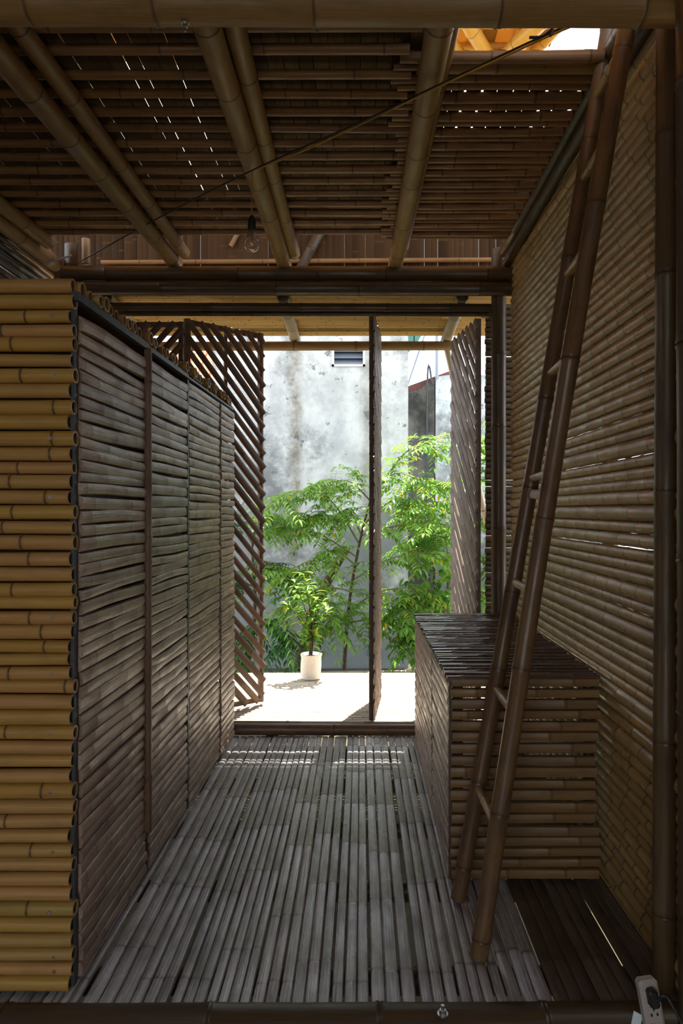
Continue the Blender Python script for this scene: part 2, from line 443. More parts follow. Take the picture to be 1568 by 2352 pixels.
# ------------------------------------------------------------------ floor
XL, XR = -.74, .815
fl = MB(); fd = MB()
x = -1.64
while x < .80:
    bw = R.uniform(.085, .125); n = R.choice([3, 3, 4]); sw = bw / n
    mat_dark = False
    y = 1.712; yend = 3.80
    nodes = []; q = R.uniform(.05, .3)
    while q < 2: nodes.append(q); q += R.uniform(.30, .46)
    rb = R.random()
    wob = R.uniform(-.004, .004)
    for i in range(n):
        nd = [a + R.uniform(-.006, .006) for a in nodes]
        strip(fl, (x + sw * (i + .5), y, -.010), (x + sw * (i + .5) + wob, yend + R.uniform(-.015, 0), -.010), sw * R.uniform(.9, .985), R.uniform(.005, .008), (0, 0, 1),
              nodes=nd, rnd=min(1, max(0, rb + R.uniform(-.2, .2))), th=.006, wob=.0018, ridge=.32, ew=.012)
    x += bw + R.choice([.001, .002, .005, .009])
    if x > .43: break
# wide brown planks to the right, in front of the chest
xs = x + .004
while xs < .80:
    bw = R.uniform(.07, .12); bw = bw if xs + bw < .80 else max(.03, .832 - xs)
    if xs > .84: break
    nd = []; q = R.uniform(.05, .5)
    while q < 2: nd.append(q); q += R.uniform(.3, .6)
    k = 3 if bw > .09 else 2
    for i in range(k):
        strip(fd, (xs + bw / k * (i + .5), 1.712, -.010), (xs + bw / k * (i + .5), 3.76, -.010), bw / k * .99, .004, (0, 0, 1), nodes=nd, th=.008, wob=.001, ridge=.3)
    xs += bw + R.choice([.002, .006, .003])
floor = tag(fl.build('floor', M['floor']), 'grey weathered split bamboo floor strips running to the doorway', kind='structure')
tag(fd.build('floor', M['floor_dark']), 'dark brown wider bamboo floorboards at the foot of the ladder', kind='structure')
jo = MB()
for yy in (1.9, 2.35, 2.8, 3.25, 3.65): pole(jo, (-1.6, yy, -.06), (.82, yy, -.06), .035, .3, 10)
tag(jo.build('floor_support', M['dark']), kind='structure')

# ------------------------------------------------------------------ wall right
wr = MB(); z = -.035
while z < 2.72:
    r = R.uniform(.0165, .021) if R.random() < .75 else R.uniform(.021, .026)
    pit = R.choice([.10, .12, .13, .15, .17]) * (r / .019)
    z += r
    drop = max(0, z - 1.9) * .10
    y1 = 3.735 + R.uniform(-.012, .01)
    pole(wr, (.838, 1.70, z - drop), (.838, y1, z), r, pit, 14, hollow=(False, True), bow=.0018, taper=R.choice([-.05, .05]),
         bowdir=Vector((R.uniform(-.3, .3), 0, R.uniform(-1, 1))), swell=.06, jit=.22)
    z += r + R.choice([-.003, -.002, -.0015, -.001, -.0002])
tag(wr.build('wall_right', M['wall']), 'wall of stacked horizontal bamboo poles on the right', kind='structure')
# vertical studs outside the pole wall
sb = MB()
for yy in (1.8, 2.45, 3.1, 3.7): pole(sb, (.895, yy, -.1), (.895, yy, 2.75), .028, .3, 12)
tag(sb.build('wall_right_stud', M['dark']), kind='structure')

# wall left, seen only above the cabinet
wl = MB(); z = .0
while z < 2.66:
    r = R.uniform(.018, .024); z += r
    pole(wl, (-1.80, 1.70, z), (-1.80, 3.97, z), r, .2, 10, bow=.004)
    z += r + R.choice([-.001, 0, -.001, .001])
tag(wl.build('wall_left', M['dark']), 'dark bamboo pole wall at the far left', kind='structure')

# ------------------------------------------------------------------ posts, sills and beams (each a thing)
def single(name, mat, p0, p1, r, pitch, label, cat, group=None, sides=20, **kw):
    mb = MB(); pole(mb, p0, p1, r, pitch, sides, **kw)
    o0 = Vector(p0)
    mb.v = [tuple(Vector(v) - o0) for v in mb.v]
    o = mb.build(name, mat); o.location = o0
    return tag(o, label, cat, group)

single('front_beam', M['rafter'], (-1.9, 1.70, 2.512), (.795, 1.70, 2.505), .046, .36, 'thick horizontal bamboo beam across the very top, nearest the viewer', 'beam', sides=24, rnd=.2)
fs = single('front_sill', M['dark'], (-1.9, 1.715, -.052), (.85, 1.715, -.046), .052, .42, 'dark bamboo log lying along the near edge of the floor', 'log', sides=24, rnd=.7)
pb = MB(); pole(pb, (.800, 1.80, -.03), (.812, 1.80, 2.60), .031, .5, 20, rnd=.35); build(pb, 'bamboo_post', M['dark']).name = 'bamboo_post'
tag(bpy.data.objects['bamboo_post'], 'dark bamboo post against the right pole wall, behind the power strip', 'post')
single('bamboo_post', M['dark'], (.797, 1.60, -.06), (.790, 1.60, 2.7), .049, .5, 'dark bamboo post cropped by the right edge of the picture', 'post', rnd=.6)
single('bamboo_post', M['dark'], (.768, 3.80, -.05), (.768, 3.80, 2.70), .041, .42, 'dark bamboo post beside the garden opening, at the far end of the right wall', 'post', rnd=.4)
single('bamboo_post', M['dark'], (-1.575, 3.74, -.05), (-1.575, 3.74, 2.70), .045, .42, 'dark bamboo post at the far left under the ceiling, above the cabinet', 'post', rnd=.4)
st = single('short_post', M['rafter'], (-1.488, 3.70, 2.585), (-1.488, 3.70, 2.72), .022, .2, 'short light bamboo stub fixed beside the far left post', 'post')
single('lintel_beam', M['dark'], (-1.62, 3.72, 2.540), (.835, 3.73, 2.540), .0405, .55, 'upper dark bamboo beam over the garden opening, under the rafter ends', 'beam', rnd=.3)
single('lintel_beam', M['dark'], (-1.62, 3.72, 2.460), (.835, 3.73, 2.460), .0385, .6, 'lower dark bamboo beam over the garden opening, touching the one above it', 'beam', rnd=.8)
single('shutter_rail', M['dark'], (-1.50, 3.86, 2.398), (.74, 3.86, 2.392), .026, .5, 'thin dark bamboo rail from which the lattice shutters hang', 'rail', rnd=.2)
single('shutter_rail', M['dark'], (-1.50, 3.862, 2.360), (.72, 3.862, 2.357), .0115, .3, 'slender bamboo cane just below the shutter rail', 'cane', rnd=.9)
ds = single('doorway_sill', M['ladder'], (-.95, 3.815, .030), (.86, 3.83, .016), .034, .5, 'dark bamboo log lying across the garden doorway', 'log', rnd=.5)
mb = MB(); strip(mb, (-.95, 3.868, .050), (.86, 3.88, .036), .03, .008, (0, 0, 1), .4, th=.03)
tag(mb.build('sill_strip', M['slat']), 'flat brown bamboo strip along the outer side of the doorway log', 'strip')
# bolts
for (bx, by, bz, lab, r0) in ((.128 + .075, 1.690, .001, 'steel bolt standing on the near floor log', .011), (-.435, 1.695, 2.462, 'steel bolt under the near top beam', .008)):
    g = empty('bolt', (bx, by, bz), lab, 'bolt')
    s = 1 if bz < 1 else -1
    zz = bz
    w = MB(); lathe(w, [(r0 * 1.25, min(zz, zz + s * .004)), (r0 * 1.25, max(zz, zz + s * .004))], bx, by, 16); build(w, 'washer', M['screw'], g)
    w = MB(); a, b = sorted((zz + s * .004, zz + s * .013)); lathe(w, [(r0 * .8, a), (r0 * .8, b)], bx, by, 6); build(w, 'nut', M['screw'], g, smooth=False)
    w = MB(); a, b = sorted((zz + s * .012, zz + s * .024)); lathe(w, [(r0 * .4, a), (r0 * .4, b)], bx, by, 10); build(w, 'shaft', M['screw'], g)

# ------------------------------------------------------------------ rafters
def rafter(name_lab, parts):
    for (p0, p1, r, pitch, rnd, lab) in parts:
        single('rafter', M['dark' if 'edge beam' in lab else 'batten' if 'yellowish' in lab else 'rafter'], p0, p1, r, pitch, lab, 'beam', rnd=rnd, sides=20, bow=.006, swell=.06, hollow=(True, False))
rafter('', [
 ((-1.015, 3.75, 2.608), (-1.055, 1.45, 2.560), .040, .34, .1, 'thick bamboo rafter at the left, the lower one of the pair'),
 ((-.945, 3.66, 2.630), (-.975, 1.45, 2.610), .031, .34, .9, 'slimmer bamboo rafter lying against the right side of the left thick rafter'),
 ((-.420, 3.77, 2.600), (-.432, 1.45, 2.600), .040, .33, .6, 'thick pale bamboo rafter above and right of the light bulb'),
 ((-.358, 3.68, 2.632), (-.356, 1.45, 2.640), .032, .33, .4, 'slimmer bamboo rafter lying against the right side of the rafter by the bulb'),
 ((.190, 3.77, 2.598), (.222, 1.45, 2.600), .040, .31, .5, 'bamboo rafter along the left edge of the roof opening'),
 ((.232, 3.60, 2.640), (.275, 1.45, 2.655), .022, .31, .3, 'thin bamboo tucked behind the rafter at the roof opening'),
 ((-1.600, 3.50, 2.625), (-1.66, 1.45, 2.62), .036, .3, .3, 'bamboo rafter at the far left cut by the picture edge'),
 ((-1.672, 3.74, 2.600), (-1.74, 1.45, 2.60), .042, .3, .8, 'lower dark bamboo rafter at the far left above the pole wall'),
 ((.790, 3.745, 2.670), (.790, 1.78, 2.690), .034, .32, .3, 'dark bamboo edge beam where the ceiling meets the right wall'),
 ((.798, 3.745, 2.598), (.800, 1.85, 2.612), .026, .30, .6, 'yellowish bamboo pole just below the edge beam at the right wall'),
])
# ------------------------------------------------------------------ ceiling: split bamboo cover and poles under it
ce = MB(); x = -2.3
while x < .75:
    w = R.uniform(.040, .056)
    yn = 1.3 if x < .215 else 2.17
    strip(ce, (x + w / 2, yn + R.uniform(-.008, .008), 2.700), (x + w / 2, 3.52, 2.696), w, .012, (0, 0, 1), .3, th=.003, wob=.0015)
    if x < .2: strip(ce, (x + w, yn, 2.716), (x + w, 3.52, 2.712), .036, .010, (0, 0, 1), .3, th=.002, wob=.001) if R.random() < .76 else None
    x += w + (R.choice([.0005, .001, .0015, .002]) if x < .2 else (.001, .0075, .002, .010, .004)[int(x * 100) % 5])
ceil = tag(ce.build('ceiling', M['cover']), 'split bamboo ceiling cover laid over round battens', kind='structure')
ya = 1.58; k = 0
while ya < 3.47:
    mb = MB(); pole(mb, (-2.28, ya, 2.664), (.20 + R.uniform(-.06, .03), ya + R.uniform(-.008, .008), 2.664), R.uniform(.0150, .0180), .3, 12, bow=.004)
    mb.build('batten', M['batten'], ceil)
    if ya > 2.1:
        mb = MB(); pole(mb, (.12 + R.uniform(-.03, .03), ya + .035, 2.668), (.757, ya + .03, 2.668), R.uniform(.016, .019), .3, 12, bow=.003, hollow=(True, False)); mb.build('batten', M['batten'], ceil)
        mb = MB(); pole(mb, (.12 + R.uniform(-.03, .03), ya + .078, 2.666), (.757, ya + .075, 2.666), R.uniform(.011, .013), .25, 10, bow=.003, hollow=(True, False)); mb.build('batten', M['batten'], ceil)
    ya += R.uniform(.100, .108); k += 1
mb = MB(); pole(mb, (.18, 2.185, 2.672), (.757, 2.185, 2.672), .0235, .3, 16); tag(mb.build('batten', M['rafter'], ceil), 'thicker pale edge batten at the roof opening')

# boards above the lintel
eb = MB(); x = -2.4
while x < 1.15:
    w = R.uniform(.028, .06)
    strip(eb, (x + w / 2, 3.98, 2.60), (x + w / 2, 3.98, 3.10), w, .003, (0, -1, 0), .4, th=.004)
    x += w + R.choice([-.002, -.001, -.001, .0003])
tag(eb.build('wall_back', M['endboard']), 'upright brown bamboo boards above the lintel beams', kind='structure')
single('board_batten', M['batten'], (-1.5, 3.95, 2.684), (.76, 3.95, 2.700), .013, .3, 'thin bamboo batten running across the upright boards', 'batten')
single('brace', M['dark'], (-.365, 3.944, 2.61), (-.185, 3.944, 2.95), .030, .2, 'short slanted bamboo brace against the boards, right of the bulb', 'brace')
single('brace', M['batten'], (-.755, 3.962, 2.78), (-.66, 3.962, 2.95), .014, .2, 'small slanted stick against the boards, left of the bulb', 'stick')

# ------------------------------------------------------------------ upper roof seen through the opening
ur = MB(); x = -3.2
def edge(x): return 4.24 - (x - 1.276) * 2.12          # cut edge of the roof
while x < 2.6:
    w = R.uniform(.07, .11)
    y1 = min(4.56, edge(x + w / 2))
    strip(ur, (x + w / 2, -1.0, 4.262), (x + w / 2, y1 + R.uniform(-.05, .04), 4.262), w, .012, (0, 0, 1), .4, th=.004)
    x += w - .003
up_ = tag(ur.build('upper_roof', M['upper']), 'sunlit orange bamboo roof high above the ceiling opening', kind='structure')
for (a, b, r) in (((-1.5, 4.19, 4.235), (1.235, 4.19, 4.235), .028), ((-1.5, 4.40, 4.235), (1.16, 4.40, 4.235), .028), ((-1.5, 3.9, 4.235), (1.38, 3.9, 4.235), .028), ((-1.5, 4.54, 4.235), (1.10, 4.54, 4.235), .022)):
    mb = MB(); pole(mb, a, b, r, .35, 14); mb.build('batten', M['upper_pole'], up_)
for (pa, pb_, r, za, zb) in (((1065, 40), (1140, 160), .045, 4.20, 4.16), ((1262, 30), (1125, 165), .052, 4.18, 4.14), ((1318, 25), (1185, 165), .032, 4.20, 4.19), ((1030, 80), (1080, 160), .030, 4.20, 4.19)):
    q = []
    for (pp, zz) in ((pa, za), (pb_, zb)):
        Y = (zz - EYE) * F / (1172 - pp[1]); q.append(((pp[0] - 828) * Y / F, Y, zz))
    mb = MB(); pole(mb, q[0], q[1], r, .3, 16); mb.build('rafter', M['upper_pole'], up_)

# ------------------------------------------------------------------ left cabinet
cab = empty('bamboo_cabinet', (-1.2, 1.76, 0), 'tall bamboo cabinet at the left, yellow poles in front, weathered grey slats down its side', 'cabinet')
YF = 1.775
fp = MB(); z = .004; srows = []
while z < 1.775:
    r = R.uniform(.0160, .0205); z += r
    pole(fp, (-1.62, YF, z), (-.742 + R.uniform(-.014, .002), YF, z + R.uniform(-.002, .002)), r, .30, 16, hollow=(False, True), bow=.002, taper=R.uniform(-.1, .1), wall=.24)
    srows.append((z, r)); z += r + R.uniform(.0005, .003)
fpo = tag(build(fp, 'front_panel', M['yellow'], cab), 'yellow bamboo poles stacked across the cabinet front')
for i in range(len(srows) - 2, 0, -1):
    if (len(srows) - 2 - i) % 4 == 0 or i in (2,):
        zz, rr = srows[i]; y = YF - rr
        s = MB(); xx = -.795 + R.uniform(-.008, .008)
        for (ra, rb, ya_, col) in ((.0045, .0045, y - .0015, 0),):
            k0 = len(s.v)
            for j in range(14): a = 2 * PI * j / 14; s.add((xx + .0048 * math.cos(a), y - .0018, zz + .0048 * math.sin(a)))
            for j in range(14): a = 2 * PI * j / 14; s.add((xx + .0048 * math.cos(a), y + .003, zz + .0048 * math.sin(a)))
            for j in range(14): a = 2 * PI * j / 14; s.add((xx + .0022 * math.cos(a), y - .0018, zz + .0022 * math.sin(a)))
            for j in range(14): a = 2 * PI * j / 14; s.add((xx + .0018 * math.cos(a), y + .0005, zz + .0018 * math.sin(a)))
            s.ring_faces(k0, k0 + 14, 14); s.ring_faces(k0 + 28, k0, 14); s.ring_faces(k0 + 42, k0 + 28, 14); s.f.append(tuple(k0 + 42 + j for j in range(14)))
        build(s, 'screw', M['screw'], fpo)
# top poles with open ends
tp = MB(); y = 1.765
while y < 3.72:
    r = R.uniform(.017, .0235); y += r
    xo = -.735 + .04 * (y - 1.75) / 2 + R.uniform(-.02, .012)
    pole(tp, (-1.62, y, 1.815 + r), (xo, y, 1.815 + r), r, .3, 14, hollow=(False, True), wall=.22)
    y += r + .001
tag(build(tp, 'top_panel', M['yellow'], cab), 'row of open-ended bamboo poles laid over the cabinet top')
def xs_(y): return -.745 + .040 * (y - 1.755) / 2.03    # side face drifts a little inward
def side_panel(y0, y1, z0, z1, name, parent, mat, lab=None, dx=0.0, pitch=.23, xf=xs_, sgn=1, hh=.009, wd=(.029, .041)):
    mb = MB(); z = z0
    while z < z1 - .012:
        w = min(R.uniform(*wd), z1 - z)
        e0 = R.uniform(-.004, .004)
        sl = R.uniform(-.006, .006)
        strip(mb, (xf(y0) + dx, y0 + .004 + e0, z + w / 2), (xf(y1) + dx, y1 - .004 + e0, z + w / 2 + sl), w * R.uniform(.97, 1.06), hh * R.uniform(.8, 1.3), (sgn, 0, 0),
              pitch, th=.006, wob=.003, ridge=.14, bow=R.uniform(-.004, .004))
        z += w + R.choice([0, 0, .001, .002])
    o = build(mb, name, mat, parent)
    if lab: tag(o, lab)
    return o
side_panel(1.80, 2.315, .02, 1.775, 'side_panel', cab, M['grey'], 'weathered slatted side panel nearest the viewer')
side_panel(2.345, 2.81, .02, 1.78, 'side_panel', cab, M['grey'], 'weathered slatted side panel between the brown strip and the dark gap', .004)
side_panel(2.835, 3.40, .02, 1.785, 'side_panel', cab, M['grey'], 'weathered slatted side panel beyond the dark gap', .003)
side_panel(3.405, 3.73, .02, 1.79, 'side_panel', cab, M['grey'], 'last weathered slatted side panel before the doorway', .009)
mb = MB(); x = xs_(2.33) + .012
strip(mb, (x, 2.325, .16), (x, 2.325, 1.80), .034, .010, (1, 0, 0), .7, th=.010); tag(build(mb, 'cover_strip', M['slat'], cab), 'brown upright bamboo strip over the panel joint')
mb = MB(); x = -.749
mb.box((x - .006, 1.778, .01), (x + .004, 1.797, 1.80)); tag(build(mb, 'edge_or_gap_strip', M['steel'], cab, smooth=False), 'grey steel angle up the cabinet corner')
mb = MB(); k = 0
for (a, b) in ((1.77, 2.33), (2.33, 2.82), (2.82, 3.72)):
    x0 = xs_(a) + .010; x1 = xs_(b) + .010; k = len(mb.v)
    t = .022 if b < 2.4 else .016 if b < 3 else .009
    for (xx, yy) in ((x0, a), (x1, b)):
        for (dx, z) in ((-.018, 1.795), (.004, 1.795), (.004, 1.795 + t), (-.018, 1.795 + t)): mb.add((xx + dx, yy, z))
    mb.ring_faces(k + 4, k, 4); mb.f.append((k, k + 1, k + 2, k + 3)); mb.f.append((k + 7, k + 6, k + 5, k + 4))
tag(build(mb, 'edge_or_gap_strip', M['steel'], cab, smooth=False), 'grey steel flat bar along the top edge of the cabinet')
mb = MB(); mb.box((-.735, 2.812, .02), (-.712, 2.832, 1.79)); build(mb, 'edge_or_gap_strip', M['black'], cab, smooth=False)  # black fill stands in for the shade in the open gap between panels
mb = MB(); mb.box((-1.60, 1.83, .02), (-.775, 3.70, 1.79)); build(mb, 'carcass', M['dark'], cab, smooth=False)

# ------------------------------------------------------------------ low chest on the right
ch = empty('bamboo_chest', (.55, 2.29, 0), 'low bamboo chest with a dark slatted top standing behind the ladder against the right wall', 'chest')
CX0, CX1, CY0, CY1, CZ = .300, .805, 2.295, 3.70, .675
mb = MB(); z = .012
while z < CZ - .012:
    w = min(R.uniform(.031, .040), CZ + .012 - z)
    strip(mb, (CX0 + .003 + R.uniform(-.004, .004), CY0, z + w / 2), (CX1 + R.uniform(-.022, .0), CY0, z + w / 2 + R.uniform(-.003, .003)), w * .97, .011, (0, -1, 0), .22, th=.006, ridge=.2)
    z += w + R.choice([.001, .002, .003, .004])
build(mb, 'front_panel', M['chest'], ch)
mb = MB(); y = CY0 - .005
while y < CY1:
    w = R.uniform(.020, .036)
    strip(mb, (CX0 - .012 + R.uniform(-.006, .006), y + w / 2, CZ + .012 + R.uniform(-.002, .004)), (CX1 + .0, y + w / 2 + R.uniform(-.004, .004), CZ + .012 + R.uniform(-.002, .004)), w * .95, .007, (0, 0, 1), .2, th=.004, ridge=.25, wob=.002)
    y += w + R.uniform(.004, .016)
tag(build(mb, 'top_panel', M['chest_top'], ch), 'dark glossy slatted top with open gaps')
cx = lambda y: CX0
side_panel(CY0 + .008, 2.81, .015, CZ - .005, 'door', ch, M['grey'], 'near slatted door of the chest', 0, .2, cx, -1, .007)
side_panel(2.825, CY1, .015, CZ - .005, 'door', ch, M['grey'], 'far slatted door of the chest', 0, .2, cx, -1, .007)
for (e0, e1) in ((CY0, CY0 + .010), (2.811, 2.824)): mb = MB(); mb.box((CX0 - .004, e0, .01), (CX0 + .006, e1, CZ - .004)); build(mb, 'edge_or_gap_strip', M['dark'], ch, smooth=False)  # corner strip, then a dark fill standing in for the shaded gap between doors
mb = MB(); mb.box((CX0 - .012, CY0, CZ - .003), (CX0 + .006, CY1, CZ + .007)); build(mb, 'top_rail', M['slat'], ch, smooth=False)
mb = MB()
for (a, b) in ((CX0 + .03, CY0 + .03), (CX1 - .03, CY0 + .03), (CX0 + .03, CY1 - .03), (CX1 - .03, CY1 - .03)): pole(mb, (a, b, .0), (a, b, CZ), .018, .3, 10)
for yy in (CY0 + .03, 2.8, CY1 - .03): pole(mb, (CX0 + .01, yy, CZ - .012), (CX1, yy, CZ - .012), .012, .3, 10)
mb.box((CX0 + .02, CY0 + .10, .02), (CX1 - .02, CY1 - .02, .06)); build(mb, 'frame', M['dark'], ch)

# ------------------------------------------------------------------ ladder
ld = empty('bamboo_ladder', (.32, 2.05, 0), 'tall narrow bamboo ladder leaning to the right against the pole wall', 'ladder')
L0, L1 = Vector((.3125, 2.190, .004)), Vector((.795, 2.15, 2.86))
R0, R1 = Vector((.330, 1.905, .004)), Vector((.757, 1.90, 2.69))
mb = MB(); pole(mb, L0, L1, .0245, .36, 18, mid=(.004, 0, 0), rnd=.2, swell=.08, taper=-.05); build(mb, 'rail', M['ladder'], ld)
mb = MB(); pole(mb, R0, R1, .0255, .34, 18, mid=(-.012, 0, 0), rnd=.9, swell=.08, taper=-.05); build(mb, 'rail', M['ladder'], ld)
for z in (.36, .68, 1.02, 1.35, 1.68, 1.99, 2.29, 2.55):
    a = L0.lerp(L1, z / 2.86); a.x += .004 * 4 * (z / 2.86) * (1 - z / 2.86)
    t = z / 2.69; b = R0.lerp(R1, t); b.x -= .012 * 4 * t * (1 - t)
    dd = (a - b).normalized()
    mb = MB(); pole(mb, b - dd * .012, a + dd * .02, .0135, .15, 12, swell=.06); build(mb, 'rung', M['wall'], ld)
mb = MB(); a = L0.lerp(L1, 1.30 / 2.86); b = R0.lerp(R1, 1.29 / 2.69); strip(mb, b, a, .03, .005, (-1, 0, .2), .3); tag(build(mb, 'rung', M['grey'], ld), 'flat split piece below the middle rung')

# ------------------------------------------------------------------ shutters
def shutter(name, hinge, tip, s, mat, label, z0=.065, z1=2.345, cat='shutter', pitchz=.088, sw=.040, stile='slat', both=True, rail=True):
    hinge = Vector((*hinge, 0)); tip = Vector((*tip, 0)); W = (tip - hinge).length
    u = (tip - hinge) / W; n = Vector((u.y, -u.x, 0))
    if n.y > 0: n = -n
    g = empty(name, (hinge.x, hinge.y, z0), label, cat, 'lattice shutters of the garden opening')
    P = lambda a, z, o=0: hinge + u * a + Vector((0, 0, z)) + n * o
    for (a, w_) in ((.018, .036), (W * .52, .020), (W - .016, .032)):
        if a > .03 and a < W - .03: mb = MB(); strip(mb, P(a, z0 + .01, -.014), P(a, z1 - .01, -.014), w_, .004, n, .35, th=.012); build(mb, 'stile', M['slat'], g)
        else: mb = MB(); strip(mb, P(a, z0, 0), P(a, z1, 0), w_, .012, n, .35, th=.016, wob=.002); build(mb, 'stile', mat, g)
    for zz in ((z0 + .015, z1 - .015) if rail else ()):
        mb = MB(); strip(mb, P(.01, zz, -.006), P(W - .01, zz, -.006), .035, .006, n, .3, th=.008); build(mb, 'crossbar', mat, g)
    for side in ((1, -1) if both else (1,)):
        mb = MB(); tn = 1.12
        z = z0 - W * tn
        ph = 0 if side == 1 else pitchz * 0.0
        z += ph
        while z < z1 + W * tn:
            # slat: height falls with u when s=+1
            za = z if s > 0 else z - W * tn; zb = z - W * tn if s > 0 else z
            pts = []
            def clip(a0, za_, a1, zb_):
                t0, t1 = 0.0, 1.0; dz = zb_ - za_
                for (lim, sg) in ((z0 + .006, 1), (z1 - .006, -1)):
                    va = (za_ - lim) * sg; vb = (zb_ - lim) * sg
                    if va < 0 and vb < 0: return None
                    if va < 0: t0 = max(t0, va / (va - vb))
                    if vb < 0: t1 = min(t1, va / (va - vb))
                return (t0, t1) if t1 - t0 > .06 else None
            c = clip(0, za, W, zb)
            if c:
                a0, a1 = W * c[0], W * c[1]; q0 = za + (zb - za) * c[0]; q1 = za + (zb - za) * c[1]
                o = .010 * side
                e = R.uniform(-.008, .006)
                strip(mb, P(a0 + e + .004, q0, o), P(a1 - .004 + R.uniform(-.004, .008), q1, o), sw * R.uniform(.85, 1.08), .006, n * side, .3, th=.004, wob=.0015, ridge=.25)
            z += pitchz * R.uniform(.93, 1.07)
        build(mb, 'slat_panel', mat, g)
    return g
shutter('lattice_shutter', (-1.005, 3.90), (-.605, 4.24), 1, M['slat'], 'lattice shutter swung open at the left, its diagonal slats running down to the right', both=False)
shutter('lattice_shutter', (-1.49, 3.97), (-1.03, 3.97), -1, M['slat'], 'closed lattice shutter further left, mostly hidden behind the tall cabinet', both=False)
shutter('lattice_shutter', (.064, 3.88), (.120, 4.40), 1, M['slat'], 'lattice shutter seen edge-on in the middle of the opening', z0=.055, z1=2.37)
shutter('lattice_shutter', (.672, 3.90), (.594, 4.42), -1, M['slatgrey'], 'lattice shutter at the right, greyish diagonal slats seen at a steep angle', sw=.050, pitchz=.094, both=False)
# pivot pin of the right shutter
single('pivot_pin', M['pale'], (.685, 3.88, 2.352), (.725, 3.88, 2.352), .010, .2, 'short pale bamboo pin at the top of the right lattice shutter', 'pin')
# fixed slat panel between post and wall
mb = MB(); z = .04
while z < 2.4:
    r = R.uniform(.015, .019); z += r
    pole(mb, (.712 + R.uniform(-.004, .003), 3.895, z), (1.05, 3.895, z), r, .25, 10, hollow=(True, False)); z += r + R.choice([-.001, -.001, .0, .003])
tag(mb.build('slat_screen', M['dark']), 'narrow screen of stacked dark canes behind the far right post', 'screen')

# ------------------------------------------------------------------ awning over the porch
aw = empty('awning', (0, 3.88, 2.48), 'flat awning of yellow bamboo canes above the porch', 'awning')
mb = MB(); Y = 3.78; nrow = 0
while Y < 4.60:
    r = R.uniform(.0115, .015); Y += r
    zz = 2.500 - (Y - 3.88) * .085
    pole(mb, (-2.0, Y, zz), (2.4, Y, zz), r, .28, 10, bow=.0015); nrow += 1; Y += r + (.0075 if nrow in (9, 13, 14, 18) else R.choice([-.0008, 0, .0005]))
build(mb, 'slat_panel', M['awning'], aw)
for x in (-1.43, -.437, .571):
    mb = MB(); pole(mb, (x, 3.835, 2.449), (x, 4.61, 2.388), .035, .3, 18, hollow=(True, True)); build(mb, 'joist', M['pale'], aw)
mb = MB(); pole(mb, (-1.75, 4.50, 2.330), (.640, 4.50, 2.334), .030, .34, 18, hollow=(False, True)); tag(build(mb, 'cross_pole', M['rafter'], aw), 'outer bamboo cross pole under the awning')
single('prop_pole', M['pale'], (.568, 4.56, 2.36), (1.10, 4.62, .08), .020, .3, 'pale leaning bamboo prop holding the awning outside the right shutter', 'prop')

# ------------------------------------------------------------------ porch deck
mb = MB(); Y = 3.875
while Y < 5.06:
    r = R.uniform(.013, .0185); Y += r
    pole(mb, (-2.2, Y, .046 - r), (2.2, Y, .046 - r), r, .26, 10, bow=.002, swell=.08); Y += r + R.choice([.002, .004, .007])
tag(mb.build('porch_deck', M['deck']), 'sunlit porch deck of pale bamboo canes', kind='structure')
mb = MB()
for x in (-1.5, -.5, .5, 1.5): pole(mb, (x, 3.85, -.03), (x, 5.05, -.03), .035, .3, 10)
for x in (-1.5, -.5, .5, 1.5): pole(mb, (x, 4.95, -.45), (x, 4.95, -.06), .035, .3, 10)
tag(mb.build('deck_support', M['dark']), kind='structure')

# ------------------------------------------------------------------ potted plant
px_, py_ = (714 - 828) * 4.88 / F, 4.88
pp = empty('potted_plant', (px_, py_, .046), 'small leafy plant in a round white cloth pot on the porch deck', 'potted plant')
mb = MB(); lathe(mb, [(.050, .047), (.066, .052), (.073, .10), (.074, .15), (.071, .20), (.078, .222), (.074, .226), (.066, .208), (.06, .20)], px_, py_, 28, jig=.02, cap=(True, False)); build(mb, 'pot', M['pot'], pp)
mb = MB(); lathe(mb, [(.067, .196), (.05, .206), (.02, .212)], px_, py_, 20, jig=.05); build(mb, 'soil', M['soil'], pp)
sm = MB(); lf = MB()
tips = []
for (ax, ay, h) in ((-.10, .02, .52), (-.04, -.03, .60), (.03, .03, .50), (.07, -.02, .40), (-.16, -.02, .40), (-.02, .05, .44), (.10, .03, .32)):
    b0 = Vector((px_ + R.uniform(-.015, .015), py_, .205)); t0 = Vector((px_ + ax, py_ + ay, .205 + h * .92))
    m0 = b0.lerp(t0, .5) + Vector((-ax * .25 + R.uniform(-.02, .02), 0, .02))
    wire(sm, [b0, m0, t0], lambda t: .0055 * (1 - .65 * t), 6, 5)
    for i in range(34):
        t = .22 + .78 * i / 29
        c = b0.lerp(m0, t * 2) if t < .5 else m0.lerp(t0, t * 2 - 1)
        a = R.uniform(0, 2 * PI)
        d = Vector((math.cos(a), math.sin(a), R.uniform(.0, .8)))
        leaf(lf, c, d, Vector((0, 0, 1)), R.uniform(.06, .10), R.uniform(.024, .038), R.uniform(.1, .6), rnd=R.random() * .95 if R.random() > .03 else 1.0)
build(sm, 'stem', M['bark'], pp); build(lf, 'foliage', M['leaf_pot'], pp, smooth=True, angle=80)

